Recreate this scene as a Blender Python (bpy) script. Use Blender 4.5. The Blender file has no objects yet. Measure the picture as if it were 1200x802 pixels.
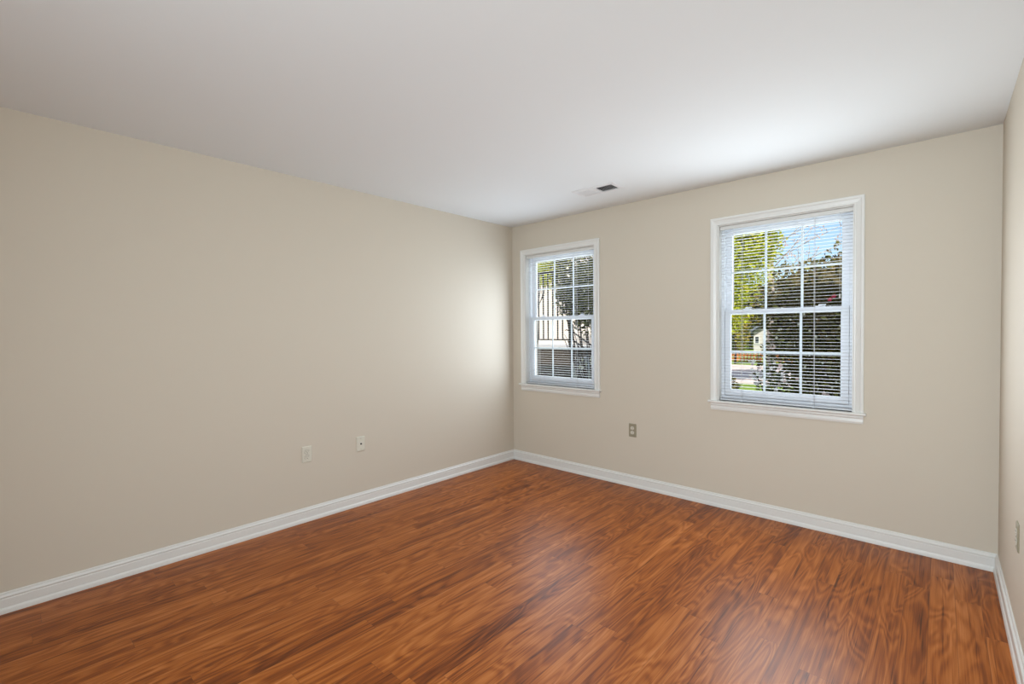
import bpy, bmesh, math, random
from mathutils import Vector, Matrix, noise

random.seed(7)
S = bpy.context.scene
COL = S.collection
R = math.radians

# ---------------------------------------------------------------- camera
CX, CY, CZ = 3.3407, -3.6793, 1.3361
YAW, PITCH, ROLL, FPX = -0.7394, -0.0198, -0.0080, 551.17
cam_data = bpy.data.cameras.new('camera')
cam = bpy.data.objects.new('camera', cam_data)
COL.objects.link(cam)
fw = Vector((math.sin(YAW) * math.cos(PITCH), math.cos(YAW) * math.cos(PITCH), math.sin(PITCH)))
rt = Vector((math.cos(YAW), -math.sin(YAW), 0))
up = rt.cross(fw)
r2 = rt * math.cos(ROLL) + up * math.sin(ROLL)
u2 = -rt * math.sin(ROLL) + up * math.cos(ROLL)
cam.matrix_world = Matrix(((r2.x, u2.x, -fw.x, CX), (r2.y, u2.y, -fw.y, CY), (r2.z, u2.z, -fw.z, CZ), (0, 0, 0, 1)))
cam_data.sensor_fit = 'HORIZONTAL'
cam_data.sensor_width = 36.0
cam_data.lens = 36.0 * FPX / 1200.0
cam_data.clip_start = 0.02
cam_data.clip_end = 400
S.camera = cam

# ---------------------------------------------------------------- world, sun, lamps, exposure
S.view_settings.view_transform = 'Standard'
S.view_settings.look = 'None'
S.view_settings.gamma = 1.0
S.view_settings.use_curve_mapping = False
S.view_settings.exposure = 0.0
world = bpy.data.worlds.new('sky')
S.world = world
world.use_nodes = True
wn = world.node_tree
wn.nodes.clear()
w_out = wn.nodes.new('ShaderNodeOutputWorld')
w_bg = wn.nodes.new('ShaderNodeBackground')
w_sky = wn.nodes.new('ShaderNodeTexSky')
w_sky.sky_type = 'NISHITA'
w_sky.sun_disc = False
w_sky.sun_elevation = R(50)
w_sky.sun_rotation = R(170)
w_sky.air_density = 1.0
w_sky.dust_density = 1.5
w_sky.ozone_density = 3.0
w_bg.inputs['Strength'].default_value = 0.19
wn.links.new(w_sky.outputs[0], w_bg.inputs[0])
wn.links.new(w_bg.outputs[0], w_out.inputs[0])

def lamp(name, kind, loc, rot, energy, color=(1, 1, 1), **kw):
    d = bpy.data.lights.new(name, kind)
    d.energy = energy
    d.color = color
    for k, v in kw.items():
        setattr(d, k, v)
    o = bpy.data.objects.new(name, d)
    o.location = loc
    o.rotation_euler = rot
    COL.objects.link(o)
    return o

SUN = lamp('sun', 'SUN', (0, -10, 20), (R(40), 0, R(12)), 5.5, (1.0, 0.95, 0.86), angle=R(0.6))
WIN_X = (0.592, 2.514)          # centres of the two window openings
for wx, e, c in ((WIN_X[0], 11.8, (0.74, 0.86, 1.0)), (WIN_X[1], 25.0, (0.83, 0.92, 1.0))):        # added fill lamps standing in for daylight, room side of each blind
    lamp('window_day_fill', 'AREA', (wx, -0.045, 1.36), (R(-90), 0, 0), e, c,
         shape='RECTANGLE', size=0.80, size_y=1.05)
    lamp('window_sky_fill', 'AREA', (wx, 0.19, 1.50), (R(-90), 0, 0), 9.5, (0.90, 0.96, 1.0),  # added lamp outside the glass, brightens slats and frames
         shape='RECTANGLE', size=0.80, size_y=1.25)
# added fill lamp behind the camera, standing for no known fixture
lamp('rear_fill', 'AREA', (3.02, -5.20, 1.45), (R(86), 0, R(8)), 71, (0.79, 0.915, 1.0), shape='RECTANGLE', size=0.95, size_y=1.9, spread=R(130))

# ---------------------------------------------------------------- helpers: materials
def mat(name, color, rough=0.5, spec=0.5, metal=0.0, noise_amt=0.0, noise_scale=20.0, bump=0.0, bump_scale=200.0, rand=None):
    m = bpy.data.materials.new(name)
    m.use_nodes = True
    nt = m.node_tree
    b = nt.nodes['Principled BSDF']
    b.inputs['Base Color'].default_value = (*color, 1)
    b.inputs['Roughness'].default_value = rough
    b.inputs['Specular IOR Level'].default_value = spec
    b.inputs['Metallic'].default_value = metal
    tc = nt.nodes.new('ShaderNodeTexCoord')
    if noise_amt:
        n = nt.nodes.new('ShaderNodeTexNoise')
        n.inputs['Scale'].default_value = noise_scale
        n.inputs['Detail'].default_value = 4
        mx = nt.nodes.new('ShaderNodeMix')
        mx.data_type = 'RGBA'
        mx.inputs['A'].default_value = (*[c * (1 - noise_amt) for c in color], 1)
        mx.inputs['B'].default_value = (*[min(1, c * (1 + noise_amt)) for c in color], 1)
        nt.links.new(tc.outputs['Object'], n.inputs['Vector'])
        nt.links.new(n.outputs['Fac'], mx.inputs['Factor'])
        nt.links.new(mx.outputs['Result'], b.inputs['Base Color'])
    if rand:
        g = nt.nodes.new('ShaderNodeNewGeometry')
        cr = nt.nodes.new('ShaderNodeValToRGB')
        cr.color_ramp.elements.remove(cr.color_ramp.elements[1])
        for i, (p, c) in enumerate(rand):
            el = cr.color_ramp.elements[0] if i == 0 else cr.color_ramp.elements.new(p)
            el.position = p
            el.color = (*c, 1)
        nt.links.new(g.outputs['Random Per Island'], cr.inputs['Fac'])
        nt.links.new(cr.outputs['Color'], b.inputs['Base Color'])
    if bump:
        n2 = nt.nodes.new('ShaderNodeTexNoise')
        n2.inputs['Scale'].default_value = bump_scale
        n2.inputs['Detail'].default_value = 3
        bp = nt.nodes.new('ShaderNodeBump')
        bp.inputs['Strength'].default_value = bump
        bp.inputs['Distance'].default_value = 0.001
        nt.links.new(tc.outputs['Object'], n2.inputs['Vector'])
        nt.links.new(n2.outputs['Fac'], bp.inputs['Height'])
        nt.links.new(bp.outputs['Normal'], b.inputs['Normal'])
    return m

def leaf_mat(name, stops, trans=0.35):
    m = mat(name, (0.1, 0.2, 0.05), 0.65, 0.15, rand=stops)
    nt = m.node_tree
    b = nt.nodes['Principled BSDF']
    cr = [n for n in nt.nodes if n.type == 'VALTORGB'][0]
    out = [n for n in nt.nodes if n.type == 'OUTPUT_MATERIAL'][0]
    t = nt.nodes.new('ShaderNodeBsdfTranslucent')
    mx = nt.nodes.new('ShaderNodeMixShader')
    mx.inputs[0].default_value = trans
    nt.links.new(cr.outputs['Color'], t.inputs['Color'])
    nt.links.new(b.outputs[0], mx.inputs[1])
    nt.links.new(t.outputs[0], mx.inputs[2])
    nt.links.new(mx.outputs[0], out.inputs['Surface'])
    return m

M = {}
M['wall'] = mat('beige_wall_paint', (0.610, 0.545, 0.450), 0.6, 0.25, noise_amt=0.012, noise_scale=1.5, bump=0.08, bump_scale=260)
M['ceiling'] = mat('white_ceiling_paint', (0.785, 0.81, 0.812), 0.85, 0.1, bump=0.06, bump_scale=300)
M['trim'] = mat('white_semi_gloss_trim', (0.73, 0.72, 0.685), 0.32, 0.5, noise_amt=0.01, noise_scale=6)
M['vinyl'] = mat('white_window_vinyl', (0.80, 0.82, 0.86), 0.35, 0.5)
M['slat'] = mat('white_enamel_slat', (0.70, 0.71, 0.74), 0.35, 0.5)
M['headrail'] = mat('off_white_enamel', (0.70, 0.69, 0.66), 0.4, 0.5)
M['cord'] = mat('white_cord', (0.75, 0.75, 0.74), 0.8, 0.2)
M['vent'] = mat('white_vent_enamel', (0.74, 0.74, 0.74), 0.4, 0.5)
M['dark'] = mat('duct_shade_black', (0.03, 0.03, 0.03), 0.9, 0.1)
M['almond'] = mat('light_almond_plastic', (0.66, 0.63, 0.53), 0.35, 0.5)
M['tan'] = mat('tan_plastic', (0.30, 0.265, 0.185), 0.4, 0.5)
M['ivory'] = mat('ivory_plastic', (0.66, 0.62, 0.52), 0.35, 0.5)
M['slot'] = mat('slot_shade_dark', (0.03, 0.026, 0.02), 0.6, 0.3)
M['brass'] = mat('dull_connector_metal', (0.05, 0.045, 0.04), 0.4, 0.5, 0.6)
M['screw'] = mat('painted_screw', (0.45, 0.42, 0.35), 0.4, 0.5)
M['iron'] = mat('black_painted_iron', (0.018, 0.016, 0.015), 0.5, 0.4)
M['concrete'] = mat('pale_concrete', (0.62, 0.58, 0.54), 0.85, 0.2, noise_amt=0.15, noise_scale=6)
M['asphalt'] = mat('pale_driveway', (0.64, 0.53, 0.48), 0.9, 0.2, noise_amt=0.15, noise_scale=1.5)
M['grass'] = mat('lawn_green', (0.20, 0.28, 0.045), 0.9, 0.1, noise_amt=0.4, noise_scale=3)
M['siding_ext'] = mat('exterior_cladding', (0.55, 0.5, 0.45), 0.8, 0.2)
M['roof'] = mat('grey_blue_shingle', (0.16, 0.18, 0.22), 0.9, 0.2, noise_amt=0.2, noise_scale=8)
M['bark'] = mat('brown_bark', (0.07, 0.045, 0.032), 0.9, 0.1, noise_amt=0.4, noise_scale=25)
M['palebark'] = mat('pale_bark', (0.46, 0.38, 0.33), 0.9, 0.1, noise_amt=0.3, noise_scale=12)
M['orange'] = mat('orange_stained_wood', (0.50, 0.16, 0.05), 0.7, 0.3, noise_amt=0.2, noise_scale=5)
M['housewin'] = mat('dark_house_glass', (0.05, 0.06, 0.07), 0.1, 0.6)
M['pinkbloom'] = mat('pale_pink_petal', (0.8, 0.6, 0.6), 0.6, 0.2, rand=[(0, (0.88, 0.76, 0.70)), (0.6, (0.92, 0.87, 0.80)), (1, (0.82, 0.5, 0.46))])
M['whitebloom'] = mat('cream_petal', (0.85, 0.8, 0.62), 0.6, 0.2, rand=[(0, (0.9, 0.86, 0.72)), (1, (0.8, 0.72, 0.45))])
M['redbloom'] = mat('red_petal', (0.65, 0.05, 0.09), 0.6, 0.2)
M['orangebloom'] = mat('orange_bud', (0.62, 0.30, 0.14), 0.6, 0.2)
M['leaf_dark'] = leaf_mat('dark_shrub_leaf', [(0, (0.07, 0.07, 0.022)), (0.4, (0.17, 0.16, 0.042)), (0.75, (0.20, 0.13, 0.05)), (1, (0.44, 0.42, 0.11))], 0.35)
M['leaf_olive'] = leaf_mat('olive_shrub_leaf', [(0, (0.05, 0.06, 0.02)), (0.5, (0.12, 0.13, 0.04)), (1, (0.34, 0.34, 0.11))], 0.2)
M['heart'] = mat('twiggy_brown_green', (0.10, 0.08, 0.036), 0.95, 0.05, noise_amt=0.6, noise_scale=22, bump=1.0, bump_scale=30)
M['leaf_yellow'] = leaf_mat('yellow_green_leaf', [(0, (0.34, 0.42, 0.03)), (0.5, (0.58, 0.60, 0.045)), (1, (0.74, 0.66, 0.07))], 0.4)
M['leaf_gold'] = leaf_mat('golden_green_leaf', [(0, (0.14, 0.17, 0.03)), (0.5, (0.34, 0.32, 0.04)), (1, (0.58, 0.38, 0.06))], 0.35)

def brick_mat(name, c1, c2, mortar, scale=1.0):
    m = mat(name, c1, 0.9, 0.2)
    nt = m.node_tree
    b = nt.nodes['Principled BSDF']
    br = nt.nodes.new('ShaderNodeTexBrick')
    br.inputs['Color1'].default_value = (*c1, 1)
    br.inputs['Color2'].default_value = (*c2, 1)
    br.inputs['Mortar'].default_value = (*mortar, 1)
    br.inputs['Scale'].default_value = scale
    br.inputs['Brick Width'].default_value = 0.21
    br.inputs['Row Height'].default_value = 0.075
    br.inputs['Mortar Size'].default_value = 0.008
    tc = nt.nodes.new('ShaderNodeTexCoord')
    sp = nt.nodes.new('ShaderNodeSeparateXYZ')
    ad = nt.nodes.new('ShaderNodeMath')
    cb = nt.nodes.new('ShaderNodeCombineXYZ')
    nt.links.new(tc.outputs['Object'], sp.inputs[0])
    nt.links.new(sp.outputs['X'], ad.inputs[0])
    nt.links.new(sp.outputs['Y'], ad.inputs[1])
    nt.links.new(ad.outputs[0], cb.inputs['X'])
    nt.links.new(sp.outputs['Z'], cb.inputs['Y'])
    nt.links.new(cb.outputs[0], br.inputs['Vector'])
    nt.links.new(br.outputs['Color'], b.inputs['Base Color'])
    return m
M['brownbrick'] = brick_mat('dark_brown_brick', (0.065, 0.044, 0.028), (0.05, 0.033, 0.02), (0.085, 0.065, 0.05))
M['pinkbrick'] = brick_mat('whitewashed_brick', (0.78, 0.66, 0.60), (0.72, 0.58, 0.52), (0.80, 0.76, 0.72))

def glass_mat():
    m = bpy.data.materials.new('clear_window_glass')
    m.use_nodes = True
    nt = m.node_tree
    nt.nodes.clear()
    out = nt.nodes.new('ShaderNodeOutputMaterial')
    tr = nt.nodes.new('ShaderNodeBsdfTransparent')
    tr.inputs[0].default_value = (0.97, 0.985, 0.98, 1)
    gl = nt.nodes.new('ShaderNodeBsdfGlossy')
    gl.inputs['Roughness'].default_value = 0.02
    fr = nt.nodes.new('ShaderNodeFresnel')
    fr.inputs['IOR'].default_value = 1.45
    mu = nt.nodes.new('ShaderNodeMath')
    mu.operation = 'MULTIPLY'
    mu.inputs[1].default_value = 0.25
    mx = nt.nodes.new('ShaderNodeMixShader')
    nt.links.new(fr.outputs[0], mu.inputs[0])
    nt.links.new(mu.outputs[0], mx.inputs[0])
    nt.links.new(tr.outputs[0], mx.inputs[1])
    nt.links.new(gl.outputs[0], mx.inputs[2])
    nt.links.new(mx.outputs[0], out.inputs[0])
    return m
M['glass'] = glass_mat()

def floor_mat():
    m = bpy.data.materials.new('cherry_laminate_planks')
    m.use_nodes = True
    nt = m.node_tree
    L = nt.links.new
    b = nt.nodes['Principled BSDF']
    def math_(op, a, c=None, d=None):
        n = nt.nodes.new('ShaderNodeMath')
        n.operation = op
        for i, v in enumerate((a, c, d)):
            if v is None:
                continue
            if isinstance(v, (int, float)):
                n.inputs[i].default_value = v
            else:
                L(v, n.inputs[i])
        return n.outputs[0]
    def comb(x, y, z=0.0):
        n = nt.nodes.new('ShaderNodeCombineXYZ')
        for i, v in enumerate((x, y, z)):
            if isinstance(v, (int, float)):
                n.inputs[i].default_value = v
            else:
                L(v, n.inputs[i])
        return n.outputs[0]
    def ntex(vec, scale, detail=3, rough=0.55, dist=0.0):
        n = nt.nodes.new('ShaderNodeTexNoise')
        n.inputs['Scale'].default_value = scale
        n.inputs['Detail'].default_value = detail
        n.inputs['Roughness'].default_value = rough
        n.inputs['Distortion'].default_value = dist
        L(vec, n.inputs['Vector'])
        return n.outputs['Fac']
    def wnoise(vec):
        n = nt.nodes.new('ShaderNodeTexWhiteNoise')
        n.noise_dimensions = '3D'
        L(vec, n.inputs['Vector'])
        return n.outputs['Value']
    tc = nt.nodes.new('ShaderNodeTexCoord')
    sp = nt.nodes.new('ShaderNodeSeparateXYZ')
    L(tc.outputs['Object'], sp.inputs[0])
    X, Y = sp.outputs['X'], sp.outputs['Y']
    PW, PL = 0.0928, 1.21
    u = math_('DIVIDE', math_('ADD', X, 0.032), PW)
    row = math_('FLOOR', u)
    fu = math_('FRACT', u)
    off = wnoise(comb(row, 3.7, 1.1))
    v = math_('ADD', math_('DIVIDE', Y, PL), off)
    pl = math_('FLOOR', v)
    fv = math_('FRACT', v)
    pid = wnoise(comb(row, pl, 5.3))
    pid2 = wnoise(comb(row, pl, 9.1))
    # grain, stretched along Y and shifted per plank
    sh = math_('MULTIPLY', pid, 37.0)
    sh2 = math_('MULTIPLY', pid2, 23.0)
    xs = math_('ADD', X, sh)
    fig = ntex(comb(math_('MULTIPLY', xs, 9.0), math_('ADD', math_('MULTIPLY', Y, 1.5), sh2), sh), 1.0, 1.5, 0.5, 0.6)
    rings = math_('SINE', math_('MULTIPLY', fig, 62.0))
    rings = math_('MULTIPLY_ADD', rings, 0.5, 0.5)
    broad = ntex(comb(math_('MULTIPLY', xs, 20.0), math_('MULTIPLY', Y, 0.8), sh2), 1.0, 3, 0.55, 0.3)
    fine = ntex(comb(math_('MULTIPLY', xs, 240.0), math_('MULTIPLY', Y, 4.0), sh), 1.0, 3, 0.7, 0.2)
    streak = ntex(comb(math_('MULTIPLY', xs, 70.0), math_('MULTIPLY', Y, 1.1), sh2), 1.0, 3, 0.6, 0.4)
    g = math_('MULTIPLY', rings, 0.15)
    g = math_('ADD', g, math_('MULTIPLY', broad, 0.52))
    g = math_('ADD', g, math_('MULTIPLY', fine, 0.40))
    g = math_('ADD', g, math_('MULTIPLY', streak, 0.42))
    g = math_('ADD', g, math_('MULTIPLY', pid2, 0.14))
    pore = ntex(comb(math_('MULTIPLY', xs, 130.0), math_('MULTIPLY', Y, 2.2), sh2), 1.0, 2, 0.5, 0.3)
    pore = math_('MULTIPLY', math_('MAXIMUM', math_('SUBTRACT', pore, 0.60), 0.0), 1.9)
    g = math_('SUBTRACT', math_('SUBTRACT', g, 0.29), pore)
    cr = nt.nodes.new('ShaderNodeValToRGB')
    e = cr.color_ramp.elements
    e[0].position, e[0].color = 0.18, (0.066, 0.0140, 0.0024, 1)
    e[1].position, e[1].color = 0.86, (0.54, 0.20, 0.064, 1)
    for p, c in ((0.36, (0.175, 0.041, 0.0062)), (0.52, (0.305, 0.081, 0.0115)), (0.66, (0.42, 0.130, 0.026))):
        el = e.new(p)
        el.color = (*c, 1)
    L(g, cr.inputs['Fac'])
    # joints
    du = math_('MULTIPLY', math_('MINIMUM', fu, math_('SUBTRACT', 1.0, fu)), PW)
    dv = math_('MULTIPLY', math_('MINIMUM', fv, math_('SUBTRACT', 1.0, fv)), PL)
    d = math_('MINIMUM', du, dv)
    joint = math_('LESS_THAN', d, 0.0007)
    mx = nt.nodes.new('ShaderNodeMix')
    mx.data_type = 'RGBA'
    L(math_('MULTIPLY', joint, 0.6), mx.inputs['Factor'])
    L(cr.outputs['Color'], mx.inputs['A'])
    mx.inputs['B'].default_value = (0.06, 0.02, 0.008, 1)
    L(mx.outputs['Result'], b.inputs['Base Color'])
    b.inputs['Specular IOR Level'].default_value = 0.2
    L(math_('MULTIPLY_ADD', fine, 0.12, 0.30), b.inputs['Roughness'])
    bp = nt.nodes.new('ShaderNodeBump')
    bp.inputs['Strength'].default_value = 0.25
    bp.inputs['Distance'].default_value = 0.0006
    L(math_('SUBTRACT', math_('MULTIPLY', streak, 0.6), joint), bp.inputs['Height'])
    L(bp.outputs['Normal'], b.inputs['Normal'])
    return m
M['floor'] = floor_mat()

# ---------------------------------------------------------------- helpers: geometry
def link(o, parent=None, loc=None):
    COL.objects.link(o)
    if parent:
        o.parent = parent
    if loc is not None:
        o.location = loc
    return o

def obj(name, bm, m, parent=None, smooth=False, bevel=0.0):
    me = bpy.data.meshes.new(name)
    bmesh.ops.recalc_face_normals(bm, faces=bm.faces)
    if smooth:
        for f in bm.faces:
            f.smooth = True
    bm.to_mesh(me)
    bm.free()
    for mm in (m if isinstance(m, (list, tuple)) else [m]):
        me.materials.append(mm)
    o = bpy.data.objects.new(name, me)
    link(o, parent)
    if bevel:
        b = o.modifiers.new('soft_edges', 'BEVEL')
        b.width = bevel
        b.segments = 2
        b.limit_method = 'ANGLE'
    return o

def thing(name, label, cat, loc=(0, 0, 0), group=None):
    o = bpy.data.objects.new(name, None)
    o.empty_display_size = 0.1
    link(o, None, loc)
    o['label'] = label
    o['category'] = cat
    if group:
        o['group'] = group
    return o

def tag(o, label, cat, group=None):
    o['label'] = label
    o['category'] = cat
    if group:
        o['group'] = group
    return o

def struct(o, label=None, cat=None):
    o['kind'] = 'structure'
    if label:
        o['label'] = label
    if cat:
        o['category'] = cat
    return o

def box(bm, x0, x1, y0, y1, z0, z1, mi=0):
    vs = [bm.verts.new(p) for p in ((x0, y0, z0), (x1, y0, z0), (x1, y1, z0), (x0, y1, z0),
                                    (x0, y0, z1), (x1, y0, z1), (x1, y1, z1), (x0, y1, z1))]
    for q in ((3, 2, 1, 0), (4, 5, 6, 7), (0, 1, 5, 4), (1, 2, 6, 5), (2, 3, 7, 6), (3, 0, 4, 7)):
        f = bm.faces.new([vs[i] for i in q])
        f.material_index = mi

def tube(bm, pts, rads, n=6, mi=0):
    pts = [Vector(p) for p in pts]
    rings = []
    for i, p in enumerate(pts):
        d = (pts[min(i + 1, len(pts) - 1)] - pts[max(i - 1, 0)]).normalized()
        a = d.orthogonal().normalized()
        if abs(d.z) > 0.9:
            a = (Vector((1, 0, 0)) - d * d.x).normalized()
        c = d.cross(a)
        r = rads[i] if isinstance(rads, (list, tuple)) else rads
        rings.append([bm.verts.new(p + (a * math.cos(2 * math.pi * k / n) + c * math.sin(2 * math.pi * k / n)) * r) for k in range(n)])
    for i in range(len(rings) - 1):
        for k in range(n):
            f = bm.faces.new((rings[i][k], rings[i][(k + 1) % n], rings[i + 1][(k + 1) % n], rings[i + 1][k]))
            f.smooth = True
            f.material_index = mi
    bm.faces.new(rings[0][::-1]).material_index = mi
    bm.faces.new(rings[-1]).material_index = mi

def ring_prism(bm, outer, inner, y0, y1):
    """rectangular frame in the XZ plane: (x0,x1,z0,z1) outer and inner, extruded from y0 to y1"""
    def vs(r, y):
        x0, x1, z0, z1 = r
        return [bm.verts.new(p) for p in ((x0, y, z0), (x1, y, z0), (x1, y, z1), (x0, y, z1))]
    A, B, C_, D = vs(outer, y0), vs(inner, y0), vs(outer, y1), vs(inner, y1)
    for k in range(4):
        j = (k + 1) % 4
        bm.faces.new((A[k], A[j], B[j], B[k]))
        bm.faces.new((C_[j], C_[k], D[k], D[j]))
        bm.faces.new((A[j], A[k], C_[k], C_[j]))
        bm.faces.new((B[k], B[j], D[j], D[k]))

def sweep(bm, profile, path_fn, t0, t1):
    """extrude a closed profile [(a,b)] between two stations mapped by path_fn(a,b,t)"""
    A = [bm.verts.new(path_fn(a, b, t0)) for a, b in profile]
    B = [bm.verts.new(path_fn(a, b, t1)) for a, b in profile]
    n = len(profile)
    for k in range(n):
        bm.faces.new((A[k], A[(k + 1) % n], B[(k + 1) % n], B[k]))
    bm.faces.new(A[::-1])
    bm.faces.new(B)

# ---------------------------------------------------------------- room
W, H = 3.581, 2.44
YF = -5.3                      # wall behind the camera
OZ0, OZ1 = 0.806, 2.128        # window openings
OPEN = [(0.176, 1.008), (2.098, 2.930)]
WT = 0.17                      # thickness of the window wall

bm = bmesh.new()
box(bm, -0.15, W + 0.15, YF - 0.15, WT, -0.20, 0.0)
struct(obj('floor', bm, M['floor']), 'reddish brown wood plank floor running towards the window wall', 'floor')
bm = bmesh.new()
box(bm, -0.15, W + 0.15, YF - 0.15, 0.0, H, H + 0.25)
struct(obj('ceiling', bm, M['ceiling']), 'plain white ceiling', 'ceiling')
bm = bmesh.new()
box(bm, -0.15, 0, YF - 0.15, 0.0, 0, H)
struct(obj('wall_left', bm, M['wall']), 'long bare beige wall on the left', 'wall')
bm = bmesh.new()
box(bm, W, W + 0.15, YF - 0.15, 0.0, 0, H)
struct(obj('wall_right', bm, M['wall']), 'narrow strip of beige wall at the right edge', 'wall')
bm = bmesh.new()
box(bm, 0, W, YF - 0.15, YF, 0, H)
struct(obj('wall_front', bm, M['wall']), 'beige wall closing the room opposite the windows', 'wall')

def grid_wall(xs, zs, holes, y0, y1):
    bm = bmesh.new()
    def hole(i, j):
        if i < 0 or j < 0 or i >= len(xs) - 1 or j >= len(zs) - 1:
            return True
        cx, cz = (xs[i] + xs[i + 1]) / 2, (zs[j] + zs[j + 1]) / 2
        return any(a < cx < b and c < cz < d for a, b, c, d in holes)
    vc = {}
    def v(x, y, z):
        k = (round(x, 5), round(y, 5), round(z, 5))
        if k not in vc:
            vc[k] = bm.verts.new(k)
        return vc[k]
    for i in range(len(xs) - 1):
        for j in range(len(zs) - 1):
            if hole(i, j):
                continue
            a, b, c, d = xs[i], xs[i + 1], zs[j], zs[j + 1]
            bm.faces.new((v(a, y0, c), v(b, y0, c), v(b, y0, d), v(a, y0, d)))
            bm.faces.new((v(a, y1, d), v(b, y1, d), v(b, y1, c), v(a, y1, c)))
            if hole(i - 1, j): bm.faces.new((v(a, y0, c), v(a, y0, d), v(a, y1, d), v(a, y1, c)))
            if hole(i + 1, j): bm.faces.new((v(b, y0, d), v(b, y0, c), v(b, y1, c), v(b, y1, d)))
            if hole(i, j - 1): bm.faces.new((v(b, y0, c), v(a, y0, c), v(a, y1, c), v(b, y1, c)))
            if hole(i, j + 1): bm.faces.new((v(a, y0, d), v(b, y0, d), v(b, y1, d), v(a, y1, d)))
    return bm
xs = [-0.15] + [x for o in OPEN for x in o] + [W + 0.15]
holes = [(a, b, OZ0, OZ1) for a, b in OPEN]
struct(obj('wall_back', grid_wall(xs, [-0.2, OZ0, OZ1, H + 0.25], holes, 0.0, WT), M['wall']), 'beige far wall with two windows', 'wall')
# unseen house shell, widened and raised so its shade falls on the shrubs
xs2 = [-4.0] + [x for o in OPEN for x in o] + [8.0]
struct(obj('shade_facade', grid_wall(xs2, [-0.6, OZ0, OZ1, 3.38], holes, WT, WT + 0.03), M['siding_ext']), 'outer face of the house, extended to shade the shrubs', 'shade_facade')
bm = bmesh.new()
box(bm, -4.0, 8.0, -6.0, WT + 0.35, 3.38, 3.50)  # added slab, its height set for the shade line on the shrubs
struct(obj('shade_roof', bm, M['roof']), 'unseen roof slab added to shade the shrubs', 'roof')

# baseboards: shoe moulding, flat, cap with a bead
BP = [(0, 0), (0.019, 0), (0.019, 0.010), (0.0175, 0.019), (0.0145, 0.0255), (0.0125, 0.028), (0.0125, 0.068),
      (0.0108, 0.0705), (0.0105, 0.0735), (0.0135, 0.0765), (0.0138, 0.0810), (0.0105, 0.0850), (0.0075, 0.0885), (0.0065, 0.0965), (0.0045, 0.0995), (0, 0.0995)]
def miter(a, t, s0, s1, e0, e1):
    return e0 + s0 * a if t == 0 else e1 + s1 * a
bm = bmesh.new()
sweep(bm, BP, lambda a, b, t: (a, miter(a, t, 0, -1, YF, 0), b), 0, 1)
struct(obj('baseboard_left', bm, M['trim']), 'white moulded baseboard along the left wall', 'baseboard')
bm = bmesh.new()
sweep(bm, BP, lambda a, b, t: (miter(a, t, 1, -1, 0, W), -a, b), 0, 1)
struct(obj('baseboard_back', bm, M['trim']), 'white moulded baseboard under the windows', 'baseboard')
bm = bmesh.new()
sweep(bm, BP, lambda a, b, t: (W - a, miter(a, t, 0, -1, YF, 0), b), 0, 1)
struct(obj('baseboard_right', bm, M['trim']), 'white moulded baseboard along the right wall', 'baseboard')

# ---------------------------------------------------------------- windows
def casing_bm(x0, x1, z0, z1):
    """moulded casing on three sides, mitred at the top corners; profile (distance from opening, projection)"""
    bm = bmesh.new()
    prof = [(0.0, 0.0), (0.0, 0.008), (0.004, 0.011), (0.010, 0.0105), (0.014, 0.0085), (0.034, 0.0125), (0.040, 0.0165), (0.050, 0.0170), (0.055, 0.0145), (0.055, 0.0)]
    rings = []
    for st in range(4):
        ring = []
        for d, p in prof:
            if st == 0: q = (x0 - d, -p, z0)
            elif st == 1: q = (x0 - d, -p, z1 + d)
            elif st == 2: q = (x1 + d, -p, z1 + d)
            else: q = (x1 + d, -p, z0)
            ring.append(bm.verts.new(q))
        rings.append(ring)
    n = len(prof)
    for s in range(3):
        for k in range(n):
            bm.faces.new((rings[s][k], rings[s][(k + 1) % n], rings[s + 1][(k + 1) % n], rings[s + 1][k]))
    bm.faces.new(rings[0])
    bm.faces.new(rings[3][::-1])
    return bm

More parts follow.
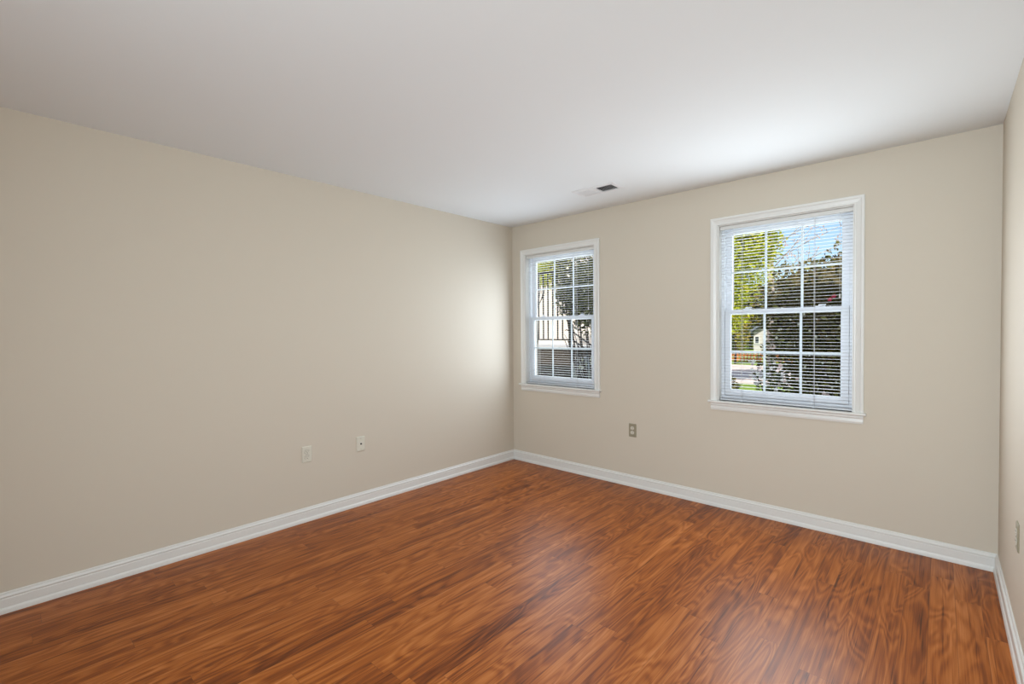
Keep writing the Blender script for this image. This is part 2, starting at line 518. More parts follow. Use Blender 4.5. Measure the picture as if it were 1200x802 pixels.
def make_window(idx, x0, x1, label):
    root = bpy.data.objects.new('window_%d' % idx, None)
    link(root, None, (x0, 0, OZ0))
    struct(root, label, 'window')
    w, h = x1 - x0, OZ1 - OZ0
    def part(name, bm, m, parent=root, **k):
        return obj(name, bm, m, parent, **k)
    # local frame: x from 0 to w, z from 0 to h, y outwards
    part('casing', casing_bm(0, w, 0.004, h), M['trim'])
    bm = bmesh.new()                                   # jamb lining of the opening
    ring_prism(bm, (0.0005, w - 0.0005, 0.0005, h - 0.0005), (0.006, w - 0.006, 0.006, h - 0.006), -0.002, 0.052)
    part('jamb', bm, M['trim'])
    bm = bmesh.new()                                   # stool with rounded nose
    prof = [(0.030, -0.014), (-0.030, -0.014), (-0.0365, -0.010), (-0.038, -0.0045), (-0.036, 0.001), (-0.031, 0.004), (0.030, 0.004)]
    sweep(bm, prof, lambda a, b, t: (t, a if abs(a) < 1 else a, b), -0.068, w + 0.068)
    st = part('stool', bm, M['trim'], bevel=0.0015)
    st.location.z = 0.002
    bm = bmesh.new()                                   # apron
    prof = [(0.0, -0.012), (-0.017, -0.012), (-0.017, -0.026), (-0.012, -0.034), (-0.0135, -0.052), (-0.010, -0.066), (0.0, -0.066)]
    sweep(bm, prof, lambda a, b, t: (t, a, b), -0.053, w + 0.053)
    part('apron', bm, M['trim'])
    # vinyl master frame
    bm = bmesh.new()
    ring_prism(bm, (0.001, w - 0.001, 0.001, h - 0.001), (0.028, w - 0.028, 0.040, h - 0.030), 0.052, 0.135)
    ring_prism(bm, (0.0275, w - 0.0275, 0.0395, h - 0.0295), (0.034, w - 0.034, 0.046, h - 0.036), 0.083, 0.089)
    part('window_frame', bm, M['vinyl'], bevel=0.002)
    gx0, gx1 = 0.070, w - 0.076
    lz0, lz1 = 0.088, 0.656            # lower glass
    uz0, uz1 = 0.690, 1.252            # upper glass
    def sash(name, z0, z1, g0, g1, y0, y1):
        bm = bmesh.new()
        ring_prism(bm, (0.030, w - 0.030, z0, z1), (gx0 - 0.006, gx1 + 0.006, g0 - 0.006, g1 + 0.006), y0, y1)
        ring_prism(bm, (gx0 - 0.0065, gx1 + 0.0065, g0 - 0.0065, g1 + 0.0065), (gx0, gx1, g0, g1), y0 + 0.006, y1 - 0.004)
        s = part(name, bm, M['vinyl'], bevel=0.0015)
        ym = (y0 + y1) / 2
        bm = bmesh.new()
        ring = (gx0 - 0.004, gx1 + 0.004, g0 - 0.004, g1 + 0.004)
        box(bm, ring[0], ring[1], ym - 0.0105, ym - 0.0075, ring[2], ring[3])
        obj('pane', bm, M['glass'], s)
        bm = bmesh.new()
        for k in (1, 2):
            xm = gx0 + (gx1 - gx0) * k / 3
            box(bm, xm - 0.0075, xm + 0.0075, ym - 0.003, ym + 0.003, g0 - 0.003, g1 + 0.003)
        zm = (g0 + g1) / 2
        box(bm, gx0 - 0.003, gx1 + 0.003, ym - 0.0028, ym + 0.0028, zm - 0.0075, zm + 0.0075)
        obj('muntin_grid', bm, M['vinyl'], s, bevel=0.0012)
        return s
    sash('lower_sash', 0.042, 0.688, lz0, lz1, 0.055, 0.083)
    sash('upper_sash', 0.655, h - 0.034, uz0, uz1, 0.090, 0.118)
    for fx in (0.16, 0.83):                            # sash locks on the meeting rail
        bm = bmesh.new()
        xm = gx0 + (gx1 - gx0) * fx
        box(bm, xm - 0.028, xm + 0.028, 0.060, 0.082, 0.688, 0.694)
        tube(bm, [(xm, 0.071, 0.694), (xm, 0.071, 0.704)], 0.011, 10)
        box(bm, xm - 0.006, xm + 0.034, 0.064, 0.073, 0.699, 0.706)
        part('sash_lock', bm, M['vinyl'], bevel=0.002)
    for zz in (0.062,):                                # lift rail lip along the bottom of the lower sash
        bm = bmesh.new()
        box(bm, gx0 - 0.01, gx1 + 0.01, 0.047, 0.0552, zz, zz + 0.006)
        part('lift_rail', bm, M['vinyl'], bevel=0.0015)
    return root

make_window(1, *OPEN[0], 'narrow-looking double-hung window nearest the corner of the room')
make_window(2, *OPEN[1], 'larger-looking double-hung window towards the right end of the far wall')

# ---------------------------------------------------------------- blinds (one built, one copied)
def slat_bm(w):
    bm = bmesh.new()
    n = 6
    T, Bo = [], []
    for i in range(n + 1):
        a = -0.0125 + 0.025 * i / n
        z = 0.0007 * (1 - (a / 0.0125) ** 2)
        T.append((a, z + 0.00025))
        Bo.append((a, z - 0.00025))
    prof = T + Bo[::-1]
    sweep(bm, prof, lambda a, b, t: (t, a, b), 0, w)
    return bm

def make_blind(label):
    root = thing('window_blind', label, 'blind', (OPEN[0][0] + 0.0005, 0.027, OZ1 - 0.0065), 'white mini blinds in the two windows')
    w = OPEN[0][1] - OPEN[0][0] - 0.001
    e = 0.0085
    bm = bmesh.new()                                   # U-shaped headrail with lips, end caps
    prof = [(-0.0125, -0.0265), (-0.0125, -0.0015), (-0.0105, 0.0), (0.0105, 0.0), (0.0125, -0.0015), (0.0125, -0.0265)]
    sweep(bm, prof, lambda a, b, t: (t, a, b), e, w - e)
    obj('headrail', bm, M['headrail'], root, bevel=0.001)
    for xe in (e - 0.001, w - e - 0.0008):             # mounting brackets at both ends
        bm = bmesh.new()
        box(bm, xe, xe + 0.0018, -0.0150, 0.014, -0.0275, 0.0005)
        obj('bracket', bm, M['headrail'], root)
    ztop, zbot = -0.046, -1.288
    n = 57
    sl = obj('slat', slat_bm(w - 0.020), M['slat'], root, smooth=False)
    tilt = R(1.2)
    sl.rotation_euler.x = tilt
    for i in range(n):
        o = sl if i == 0 else sl.copy()
        if i:
            COL.objects.link(o)
            o.parent = root
        o.location = (0.010, 0, ztop + (zbot - ztop) * i / (n - 1))
    bm = bmesh.new()                                   # bottom rail
    prof = [(-0.0125, -0.002), (-0.0115, 0.004), (-0.008, 0.0055), (0.008, 0.0055), (0.0115, 0.004), (0.0125, -0.002), (0.0115, -0.0055), (-0.0115, -0.0055)]
    sweep(bm, prof, lambda a, b, t: (t, a, b), 0.009, w - 0.009)
    br = obj('bottom_rail', bm, M['slat'], root)
    br.location.z = -1.3005
    for xc in (0.158, 0.612):
        bm = bmesh.new()
        for yy in (-0.0135, 0.0135):
            tube(bm, [(xc, yy, -0.024), (xc, yy, -1.304)], 0.0008, 5)
        tube(bm, [(xc + 0.004, 0, -0.024), (xc + 0.004, 0, -1.304)], 0.0006, 5)
        obj('ladder_cord', bm, M['cord'], root)
        bm = bmesh.new()                               # plastic button clipped on the bottom rail
        box(bm, xc - 0.007, xc + 0.007, -0.0150, 0.006, -1.3085, -1.2960)
        obj('cord_clip', bm, M['vinyl'], root, bevel=0.0015)
    bm = bmesh.new()                                   # tilt wand with hook
    tube(bm, [(0.105, -0.016, -0.022), (0.105, -0.020, -0.030), (0.105, -0.0185, -0.60)], [0.0015, 0.0028, 0.0034], 6)
    obj('tilt_wand', bm, M['vinyl'], root)
    bm = bmesh.new()                                   # lift cord with tassel
    tube(bm, [(w - 0.075, -0.0145, -0.02), (w - 0.075, -0.0155, -0.55)], 0.0009, 5)
    tube(bm, [(w - 0.075, -0.0155, -0.55), (w - 0.075, -0.0155, -0.558), (w - 0.075, -0.0155, -0.580)], [0.002, 0.004, 0.006], 8)
    obj('lift_cord', bm, M['cord'], root)
    return root

def copy_tree(o, parent=None):
    c = o.copy()
    COL.objects.link(c)
    if parent:
        c.parent = parent
    for ch in list(o.children):
        copy_tree(ch, c)
    return c
blind = make_blind('white mini blind in the window nearest the room corner, slats open')
blind2 = copy_tree(blind)
blind2.location.x = OPEN[1][0] + 0.0005
blind2['label'] = 'white mini blind in the right-hand window, further from the room corner'

# ---------------------------------------------------------------- outlets and jack plate
def rounded_plate(bm, w, h, t, r=0.004, mi=0):
    """plate in XZ, back at y=0, domed front at y=-t"""
    def ringv(ins, y):
        pts = []
        for cx, cz, a0 in ((w / 2 - r, h / 2 - r, 0), (-w / 2 + r, h / 2 - r, 90), (-w / 2 + r, -h / 2 + r, 180), (w / 2 - r, -h / 2 + r, 270)):
            for k in range(4):
                a = R(a0 + 30 * k)
                pts.append(bm.verts.new(((cx + math.cos(a) * r) * (1 - ins / (w / 2)), y, (cz + math.sin(a) * r) * (1 - ins / (h / 2)))))
        return pts
    rings = [ringv(0, 0), ringv(0, -t * 0.45), ringv(0.0025, -t * 0.85), ringv(0.006, -t)]
    n = len(rings[0])
    for i in range(3):
        for k in range(n):
            bm.faces.new((rings[i][k], rings[i][(k + 1) % n], rings[i + 1][(k + 1) % n], rings[i + 1][k])).material_index = mi
    bm.faces.new(rings[3]).material_index = mi
    bm.faces.new(rings[0][::-1]).material_index = mi

def receptacle_bm():
    bm = bmesh.new()
    pts = []
    for k in range(24):
        a = 2 * math.pi * k / 24
        x, z = 0.0172 * math.cos(a), 0.0172 * math.sin(a)
        pts.append((x, max(-0.0140, min(0.0140, z))))
    A = [bm.verts.new((x, -0.004, z)) for x, z in pts]
    B = [bm.verts.new((x, -0.0082, z)) for x, z in pts]
    for k in range(24):
        bm.faces.new((A[k], A[(k + 1) % 24], B[(k + 1) % 24], B[k]))
    bm.faces.new(B)
    bm.faces.new(A[::-1])
    return bm

def make_outlet(label, loc, rz, plate_m, recep_m):
    root = thing('wall_outlet', label, 'outlet', loc, 'duplex power outlets on the walls')
    root.rotation_euler.z = rz
    bm = bmesh.new()
    rounded_plate(bm, 0.070, 0.1145, 0.006)
    obj('cover_plate', bm, plate_m, root)
    for s in (1, -1):
        r_ = obj('receptacle', receptacle_bm(), recep_m, root)
        r_.location.z = 0.0195 * s
        bm = bmesh.new()
        box(bm, -0.0075, -0.0055, -0.0086, -0.0080, -0.0010, 0.0080)  # dark blocks stand in for the shade inside the slots
        box(bm, 0.0055, 0.0075, -0.0086, -0.0080, 0.0000, 0.0075)
        tube(bm, [(0, -0.0080, -0.0075), (0, -0.0086, -0.0075)], 0.0026, 10)
        for k in range(24):                            # dark ring put in for the shade of the gap around the socket
            a0, a1 = 2 * math.pi * k / 24, 2 * math.pi * (k + 1) / 24
            q = []
            for rr in (0.0171, 0.0183):
                for a in (a0, a1):
                    q.append((rr * math.cos(a), -0.0062, max(-rr * .815, min(rr * .815, rr * math.sin(a)))))
            f = bm.faces.new([bm.verts.new(q[i]) for i in (0, 1, 3, 2)])
        obj('slots', bm, M['slot'], r_)
    bm = bmesh.new()
    tube(bm, [(0, -0.0055, 0), (0, -0.0070, 0)], [0.0034, 0.0026], 10)
    obj('screw', bm, M['screw'], root)
    return root
make_outlet('light almond duplex outlet on the left wall, nearer the camera', (0, -2.2015, 0.479), R(90), M['almond'], M['almond'])
make_outlet('tan duplex outlet with ivory sockets under and between the windows', (1.3845, 0, 0.487), 0, M['tan'], M['ivory'])
make_outlet('tan outlet seen edge-on on the right wall', (W, -0.885, 0.486), R(-90), M['tan'], M['ivory'])

root = thing('cable_jack_plate', 'light almond blank-looking plate with one dark jack on the left wall', 'jack plate', (0, -1.7795, 0.479))
root.rotation_euler.z = R(90)
bm = bmesh.new()
rounded_plate(bm, 0.070, 0.1145, 0.006)
obj('cover_plate', bm, M['almond'], root)
bm = bmesh.new()
tube(bm, [(0, -0.005, 0), (0, -0.0075, 0), (0, -0.0075, 0), (0, -0.014, 0)], [0.0070, 0.0070, 0.0048, 0.0048], 12)
j = obj('jack', bm, M['brass'], root)
j['label'] = 'dark threaded cable jack'
for s in (1, -1):
    bm = bmesh.new()
    tube(bm, [(0, -0.0055, 0.042 * s), (0, -0.0070, 0.042 * s)], [0.0034, 0.0026], 10)
    obj('screw', bm, M['screw'], root)

# ---------------------------------------------------------------- ceiling vent
vx0, vx1, vy0, vy1 = 1.185, 1.552, -0.612, -0.428
root = thing('ceiling_vent', 'white two-way metal air vent in the ceiling near the windows', 'vent', ((vx0 + vx1) / 2, (vy0 + vy1) / 2, H))
hw, hd = (vx1 - vx0) / 2, (vy1 - vy0) / 2
iw, idp = hw - 0.030, hd - 0.030
bm = bmesh.new()
prof_r = [((hw, hd), 0.0), ((hw, hd), -0.003), ((hw - 0.008, hd - 0.008), -0.009), ((iw, idp), -0.009), ((iw, idp), 0.0)]
rings = []
for (a, b), z in prof_r:
    rings.append([bm.verts.new(p) for p in ((-a, -b, z), (a, -b, z), (a, b, z), (-a, b, z))])
for i in range(len(rings)):
    A, B = rings[i], rings[(i + 1) % len(rings)]
    for k in range(4):
        bm.faces.new((A[k], A[(k + 1) % 4], B[(k + 1) % 4], B[k]))
obj('frame', bm, M['vent'], root)
bm = bmesh.new()
box(bm, -iw, iw, -idp, idp, -0.0012, -0.0002)  # black sheet put in for the shade inside the duct
p = obj('duct_shade', bm, M['dark'], root)
bm = bmesh.new()
box(bm, -0.009, 0.009, -idp, idp, -0.0095, -0.0015)
obj('centre_bar', bm, M['vent'], root)
nl = 9
for side in (-1, 1):
    for i in range(nl):
        xc = side * (0.018 + (iw - 0.024) * i / (nl - 1))
        bm = bmesh.new()
        dx, dz = 0.0052 * side, 0.0042
        c = Vector((xc, 0, -0.0055))
        # thin blade leaning away from the centre bar
        vs = []
        for yy in (-idp, idp):
            for sx, sz, t in ((1, -1, 0), (1, -1, 1), (-1, 1, 1), (-1, 1, 0)):
                vs.append(bm.verts.new((c.x + dx * sx + (0.0008 if t else 0) , yy, c.z + dz * sz + (0.0005 if t else 0))))
        for q in ((0, 1, 2, 3), (7, 6, 5, 4), (0, 4, 5, 1), (1, 5, 6, 2), (2, 6, 7, 3), (3, 7, 4, 0)):
            bm.faces.new([vs[k] for k in q])
        obj('louver', bm, M['vent'], root)

# ---------------------------------------------------------------- outdoors
GZ = -0.30
bm = bmesh.new()
box(bm, -70, 60, WT + 0.03, 120, GZ - 0.3, GZ)
struct(obj('lawn', bm, M['grass']), 'green lawn outside', 'lawn')
bm = bmesh.new()
vs = [bm.verts.new(p) for p in ((-60, 14.2, GZ + 0.012), (50, 10.0, GZ + 0.012), (50, 15.5, GZ + 0.012), (-60, 25.5, GZ + 0.012))]
f = bm.faces.new(vs)
r = bmesh.ops.extrude_face_region(bm, geom=[f])
for v in r['geom']:
    if isinstance(v, bmesh.types.BMVert):
        v.co.z -= 0.03
struct(obj('road', bm, M['asphalt']), 'pale sunlit road across the lawn', 'road')

def leaf_mesh(name, blobs, count, size, m, parent, flat=0.25, shell=0.45, seed=1, aspect=0.5):
    """leaf blades scattered through ellipsoidal masses, denser near their surface"""
    rng = random.Random(seed)
    verts, faces = [], []
    vol = [b[1][0] * b[1][1] * b[1][2] for b in blobs]
    tot = sum(vol)
    for (c, rad), vv in zip(blobs, vol):
        for _ in range(int(count * vv / tot)):
            d = Vector((rng.gauss(0, 1), rng.gauss(0, 1), rng.gauss(0, 1))).normalized()
            t = (shell + (1 - shell) * rng.random()) if rng.random() < 0.85 else rng.random()
            lump = 1 + 0.22 * noise.noise(d * 2.3 + Vector((seed, 0, 0)))
            p = Vector((c[0] + d.x * rad[0] * t * lump, c[1] + d.y * rad[1] * t * lump, c[2] + d.z * rad[2] * t * lump))
            s = size * (0.6 + 0.8 * rng.random())
            ax = (d + Vector((rng.gauss(0, 1), rng.gauss(0, 1), rng.gauss(0, .8))) * 0.9).normalized()
            sd = ax.cross(Vector((rng.gauss(0, 1), rng.gauss(0, 1), rng.gauss(0, 1)))).normalized()
            nn = ax.cross(sd)
            i = len(verts)
            w = s * aspect * 0.5
            verts += [p - ax * s * .5, p + sd * w + nn * w * flat, p + ax * s * .5, p - sd * w + nn * w * flat]
            faces += [(i, i + 1, i + 2), (i, i + 2, i + 3)]
    me = bpy.data.meshes.new(name)
    me.from_pydata([tuple(v) for v in verts], [], faces)
    me.materials.append(m)
    o = bpy.data.objects.new(name, me)
    return link(o, parent)

def blossom_mesh(name, spots, size, m, parent, seed=3):
    """five-petalled open flowers"""
    rng = random.Random(seed)
    bm = bmesh.new()
    for c in spots:
        c = Vector(c)
        ax = Vector((rng.gauss(0, .5), -1, rng.gauss(0.2, .5))).normalized()
        a = ax.orthogonal().normalized()
        b = ax.cross(a)
        s = size * (0.7 + 0.6 * rng.random())
        ctr = bm.verts.new(c)
        tips = []
        for k in range(10):
            an = 2 * math.pi * k / 10
            rr = s * (0.5 if k % 2 == 0 else 0.28)
            tips.append(bm.verts.new(c + (a * math.cos(an) + b * math.sin(an)) * rr + ax * s * (0.14 if k % 2 == 0 else 0.05)))
        for k in range(10):
            bm.faces.new((ctr, tips[k], tips[(k + 1) % 10]))
    return obj(name, bm, m, parent)

def branches(bm, base, top, n, spread, r0, seed, levels=2):
    rng = random.Random(seed)
    base, top = Vector(base), Vector(top)
    for k in range(n):
        a = 2 * math.pi * (k + rng.random() * .6) / n
        q = top + Vector((math.cos(a) * spread[0], math.sin(a) * spread[1], rng.uniform(-.2, .25) * spread[2]))
        mid = base.lerp(q, .5) + Vector((math.cos(a), math.sin(a), 0)) * spread[0] * 0.12
        tube(bm, [base, mid, q], [r0, r0 * .7, r0 * .25], 6)
        if levels > 1:
            for _ in range(3):
                t = rng.uniform(.35, .85)
                s = base.lerp(mid, t * 2) if t < .5 else mid.lerp(q, t * 2 - 1)
                e = s + Vector((rng.gauss(0, .5) * spread[0], rng.gauss(0, .5) * spread[1], abs(rng.gauss(.3, .3)) * spread[2]))
                tube(bm, [s, s.lerp(e, .5) + Vector((0, 0, .04 * spread[2])), e], [r0 * .4, r0 * .3, r0 * .12], 5)

def shrub(name, label, cat, base, blobs, count, size, m, seed, branch=True, aspect=0.5, shell=0.45, core=0.0):
    root = thing(name, label, cat, base)
    bl = [((c[0] - base[0], c[1] - base[1], c[2] - base[2]), r_) for c, r_ in blobs]
    leaf_mesh('foliage', bl, count, size, m, root, seed=seed, aspect=aspect, shell=shell)
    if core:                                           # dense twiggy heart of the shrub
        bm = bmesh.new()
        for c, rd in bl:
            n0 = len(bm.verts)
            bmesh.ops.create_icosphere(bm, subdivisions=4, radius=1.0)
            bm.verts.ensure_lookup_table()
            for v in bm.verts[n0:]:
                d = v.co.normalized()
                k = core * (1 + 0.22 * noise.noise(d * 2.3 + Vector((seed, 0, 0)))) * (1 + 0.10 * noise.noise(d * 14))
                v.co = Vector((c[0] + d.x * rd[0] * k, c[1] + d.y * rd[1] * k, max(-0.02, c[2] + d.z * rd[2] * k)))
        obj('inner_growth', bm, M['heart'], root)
    if branch:
        bm = bmesh.new()
        c, rd = bl[0]
        branches(bm, (0, 0, -0.02), (c[0], c[1], c[2] + rd[2] * .3), 7, (rd[0] * .75, rd[1] * .75, rd[2] * .8), 0.022, seed)
        obj('branches', bm, M['bark'], root)
    return root

# big dark shrub outside the right-hand window
rootB = shrub('rounded_shrub', 'big dark rounded shrub filling the right-hand window', 'shrub', (3.05, 2.6, GZ),
              [((3.05, 2.5, 0.90), (1.17, 0.75, 1.44)), ((2.38, 2.2, 1.60), (0.62, 0.48, 0.50)), ((3.7, 2.5, 1.25), (0.9, 0.7, 1.1))],
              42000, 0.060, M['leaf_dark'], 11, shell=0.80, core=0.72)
rng = random.Random(5)
spots = []
for _ in range(60):
    px = rng.uniform(-1.0, -0.2)
    spots.append((px, -0.80 - rng.random() * .06, rng.uniform(0.95, 2.1)))
blossom_mesh('blossoms', spots, 0.028, M['whitebloom'], rootB, 9)
bl = blossom_mesh('red_flower', [(-0.50, -0.87, 1.93), (-0.47, -0.86, 1.96)], 0.055, M['redbloom'], rootB, 4)
bl['label'] = 'single red flower'

# tall loose shrub outside the corner window
rootA = shrub('tall_shrub', 'tall loose dark shrub outside the corner window, thin twigs below', 'shrub', (-0.42, 2.2, GZ),
              [((-0.45, 2.1, 2.15), (0.56, 0.5, 0.72)), ((-0.12, 2.05, 1.85), (0.52, 0.5, 0.72)), ((-0.72, 2.15, 1.95), (0.22, 0.34, 0.52))],
              11000, 0.054, M['leaf_olive'], 21, shell=0.6)
bm = bmesh.new()
rng = random.Random(31)
for _ in range(10):
    a = rng.uniform(-.45, .5)
    tube(bm, [(0.1, -.05, 0), (0.1 + a * .4, -.1, .8), (a, -.12, 1.5 + rng.random() * .5)], [.016, .012, .005], 5)
obj('twigs', bm, M['bark'], rootA)
spots = [(rng.uniform(0.02, 0.3), -0.45, rng.uniform(1.12, 1.26)) for _ in range(9)] + [(rng.uniform(-.2, .45), -0.52, rng.uniform(1.7, 2.6)) for _ in range(16)]
blossom_mesh('blossoms', spots, 0.05, M['whitebloom'], rootA, 12)

# pale pink azalea at the foot of the big shrub
rootC = shrub('flowering_shrub', 'low shrub with pale pink flowers at the foot of the big dark shrub', 'shrub', (2.25, 1.2, GZ),
              [((2.17, 1.2, 0.42), (0.15, 0.2, 0.66)), ((2.42, 1.2, 0.35), (0.3, 0.2, 0.5))], 3600, 0.045, M['leaf_olive'], 41)
rng = random.Random(77)
spots = []
for _ in range(48):
    a = rng.uniform(-.22, .40) if rng.random() < .25 else rng.uniform(-.22, .06)
    spots.append((a, -0.19 + rng.uniform(-.05, .03), rng.uniform(1.0, 1.36 - max(0, a) * .6)))
blossom_mesh('blossoms', spots, 0.042, M['pinkbloom'], rootC, 14)

# small dark shrub at the lower left of the right-hand window
shrub('small_shrub', 'small dark shrub in front of the pale road', 'shrub', (1.20, 3.2, GZ),
      [((1.20, 3.2, 0.42), (0.10, 0.13, 0.33))], 260, 0.075, M['leaf_dark'], 51)

def tree(name, label, base, height, blobs, count, size, m, seed, bark='bark', r0=.16):
    root = thing(name, label, 'tree', base)
    bl = [((c[0] - base[0], c[1] - base[1], c[2] - base[2]), r_) for c, r_ in blobs]
    leaf_mesh('crown', bl, count, size, m, root, seed=seed, shell=0.3)
    bm = bmesh.new()
    tube(bm, [(0, 0, -.05), (0.05, 0, height * .3), (-.04, 0.05, height * .62)], [r0, r0 * .75, r0 * .5], 8)
    branches(bm, (-.04, .05, height * .6), (0, 0, height * .85), 6, (r0 * 8, r0 * 8, height * .25), r0 * .4, seed)
    obj('trunk', bm, M[bark], root)
    return root

tree('yellow_green_tree', 'bright yellow-green tree at the upper left of the right-hand window', (-2.7, 12.0, GZ), 6.5,
     [((-1.35, 12.0, 4.2), (1.25, 1.2, 1.9)), ((-1.75, 12.0, 2.4), (1.0, 1.1, 1.2)), ((-0.75, 12.1, 4.3), (0.6, 0.8, 1.1))], 16000, 0.12, M['leaf_yellow'], 61)
tree('golden_tree', 'golden green tree behind the road, low in the right-hand window', (-4.2, 21.0, GZ), 3.0,
     [((-3.85, 21.0, 1.45), (0.36, 0.5, 1.2)), ((-3.6, 21.0, 2.1), (0.7, 0.6, 0.55))], 3000, 0.13, M['leaf_gold'], 62, r0=.06)
tree('dark_evergreen', 'dark green tree left of the small white house', (-7.2, 29.5, GZ), 5.0,
     [((-7.0, 29.5, 1.5), (1.1, 1.2, 2.0)), ((-4.0, 31.5, 2.0), (1.5, 1.2, 2.6))], 7000, 0.20, M['leaf_olive'], 63)
tree('broad_tree', 'broad dark green tree far beyond the orange fence, behind the small white house', (-9.0, 41.0, GZ), 6.0,
     [((-8.6, 41.0, 2.3), (3.6, 1.8, 3.1))], 6000, 0.26, M['leaf_olive'], 65)
tree('ornamental_tree', 'yellow-green tree in front of the white brick house', (-8.55, 10.8, GZ), 4.2,
     [((-8.0, 10.8, 3.75), (0.72, 0.7, 0.72)), ((-7.7, 10.9, 4.4), (0.8, 0.6, 0.6))], 4200, 0.13, M['leaf_yellow'], 64, r0=.06)

# bare tree with pale trunk against the sky
root = thing('bare_tree', 'bare tree with pale trunk and orange buds against the sky', 'tree', (-0.05, 16.0, GZ))
bm = bmesh.new()
tube(bm, [(-1.35, 0, -.05), (-1.33, 0, 2.4), (-1.38, 0, 5.6)], [.16, .13, .08], 8)
obj('trunk', bm, M['palebark'], root)
bm = bmesh.new()
rng = random.Random(15)
tips = []
for k in range(9):
    z0 = 2.4 + k * .3
    s = Vector((-1.35, 0, z0))
    e = s + Vector((rng.uniform(.5, 3.4), rng.uniform(-.6, .6), rng.uniform(.7, 2.0)))
    m1 = s.lerp(e, .5) + Vector((0, 0, .06))
    tube(bm, [s, m1, e], [.024, .016, .007], 4)
    for q in range(4):
        t = rng.uniform(.3, 1)
        a = (s.lerp(m1, t * 2) if t < .5 else m1.lerp(e, t * 2 - 1))
        b = a + Vector((rng.gauss(0, .5), rng.gauss(0, .3), rng.uniform(.1, .8)))
        tube(bm, [a, a.lerp(b, .5) + Vector((.05, 0, .05)), b], [.011, .008, .004], 4)
        tips.append(b)
obj('branches', bm, M['palebark'], root)
leaf_mesh('foliage', [((t.x, t.y, t.z), (.16, .16, .12)) for t in tips], 420, 0.07, M['orangebloom'], root, seed=8)

# low orange picket fence beyond the road
root = thing('picket_fence', 'low orange picket fence beyond the road', 'fence', (-8.5, 23.2, GZ))
root.rotation_euler.z = R(2)
for k in range(44):
    bm = bmesh.new()
    x = k * 0.16
    for y in (0,):
        vs = [bm.verts.new(p) for p in ((x, 0, 0), (x + .09, 0, 0), (x + .09, 0, .40), (x + .045, 0, .46), (x, 0, .40))]
        f = bm.faces.new(vs)
        r = bmesh.ops.extrude_face_region(bm, geom=[f])
        for v in r['geom']:
            if isinstance(v, bmesh.types.BMVert):
                v.co.y += .02
    obj('picket', bm, M['orange'], root)
for zz in (.10, .30):
    bm = bmesh.new()
    box(bm, -.05, 44 * .16, .02, .05, zz, zz + .05)
    obj('rail', bm, M['orange'], root)

# houses
def house(name, label, x0, x1, y0, y1, ze, zr, wall_m, wins):
    root = thing(name, label, 'house', (x0, y0, GZ))
    dx, dy = x1 - x0, y1 - y0
    ze -= GZ
    zr -= GZ
    bm = bmesh.new()
    prof = [(0, 0), (dx, 0), (dx, ze), (dx / 2, zr), (0, ze)]
    A = [bm.verts.new((a, 0, b)) for a, b in prof]
    B = [bm.verts.new((a, dy, b)) for a, b in prof]
    for k in range(5):
        bm.faces.new((A[k], A[(k + 1) % 5], B[(k + 1) % 5], B[k]))
    bm.faces.new(A)
    bm.faces.new(B[::-1])
    obj('wall', bm, wall_m, root)
    bm = bmesh.new()
    sl = (zr - ze) / (dx / 2)
    o_ = .35
    for s in (0, 1):
        xe = -o_ if s == 0 else dx + o_
        q = [(xe, ze - sl * o_ + .01), (dx / 2, zr + .01), (dx / 2, zr + .16), (xe, ze - sl * o_ + .16)]
        sweep(bm, q, lambda a, b, t: (a, t, b), -o_, dy + o_)
    obj('roof', bm, M['roof'], root)
    for wx, wz, ww, wh in wins:
        bm = bmesh.new()
        ring_prism(bm, (wx - .08, wx + ww + .08, wz - .08, wz + wh + .08), (wx, wx + ww, wz, wz + wh), -.06, .02)
        f = obj('window', bm, M['trim'], root)
        bm = bmesh.new()
        box(bm, wx, wx + ww, -.03, -.01, wz, wz + wh)
        obj('pane', bm, M['housewin'], f)
    return root
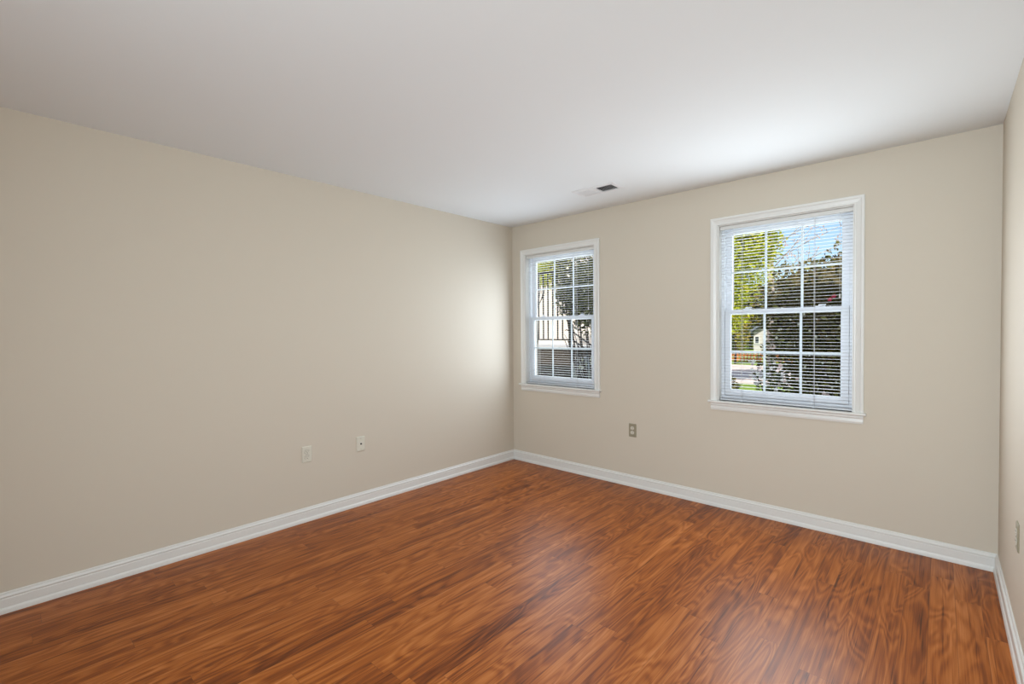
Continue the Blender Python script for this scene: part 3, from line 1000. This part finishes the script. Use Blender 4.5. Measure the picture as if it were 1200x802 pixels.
house('brick_house', 'whitewashed brick house beyond the stoop railing', -17.5, -6.4, 14.2, 22.0, 6.6, 9.5, M['pinkbrick'], [(1.0, 1.2, 1.0, 1.5), (2.8, 3.9, 1.0, 1.5)])
house('white_house', 'small white house with grey gable roof far beyond the road', -6.6, -4.9, 33.0, 37.0, 1.3, 1.9, M['concrete'], [(.12, .75, .22, .45)])

# front stoop with railing outside the corner window
root = thing('front_stoop', 'dark brick stoop with pale concrete slab outside the corner window', 'stoop', (-2.94, 2.75, GZ))
bm = bmesh.new()
box(bm, -1.6, 1.72, 0, 1.5, 0, 1.345)
obj('base', bm, M['brownbrick'], root)
bm = bmesh.new()
box(bm, -1.62, 1.74, -.02, 1.53, 1.345, 1.385)
obj('slab', bm, M['concrete'], root, bevel=.008)
for k in range(7):
    bm = bmesh.new()
    z = 1.385 - .17 * (k + 1)
    box(bm, 1.74 + .28 * k, 1.74 + .28 * (k + 1) + .02, 0.0, 1.5, 0, z)
    obj('step', bm, M['concrete'], root, bevel=.008)
root = thing('stoop_railing', 'black iron railing with upright bars on the stoop', 'railing', (-2.94, 2.78, GZ + 1.385))
for k in range(30):
    x = -1.45 + .1035 * k
    bm = bmesh.new()
    box(bm, x - .009, x + .009, -.009, .009, .13, 1.28)
    obj('baluster', bm, M['iron'], root)
for zz, hh in ((.115, .022), (1.27, .03)):
    bm = bmesh.new()
    box(bm, -1.58, 1.72, -.014, .014, zz, zz + hh)
    obj('rail', bm, M['iron'], root, bevel=.003)
for x in (-1.56, 0.9, 1.70):
    bm = bmesh.new()
    box(bm, x - .016, x + .016, -.016, .016, 0, 1.33)
    obj('post', bm, M['iron'], root)
root = thing('stair_railing', 'black iron handrail sloping down beside the stoop steps', 'railing', (-1.20, 2.69, GZ))
for off in (1.53, 1.66, 2.30):
    bm = bmesh.new()
    tube(bm, [(0.05, 0, off), (2.0, 0, off - 1.18)], .014, 6)
    obj('handrail', bm, M['iron'], root)
for k in range(7):
    bm = bmesh.new()
    x = .06 + .30 * k
    tube(bm, [(x, 0, 0), (x, 0, 2.33 - x * .605)], .010, 6)
    obj('baluster', bm, M['iron'], root)
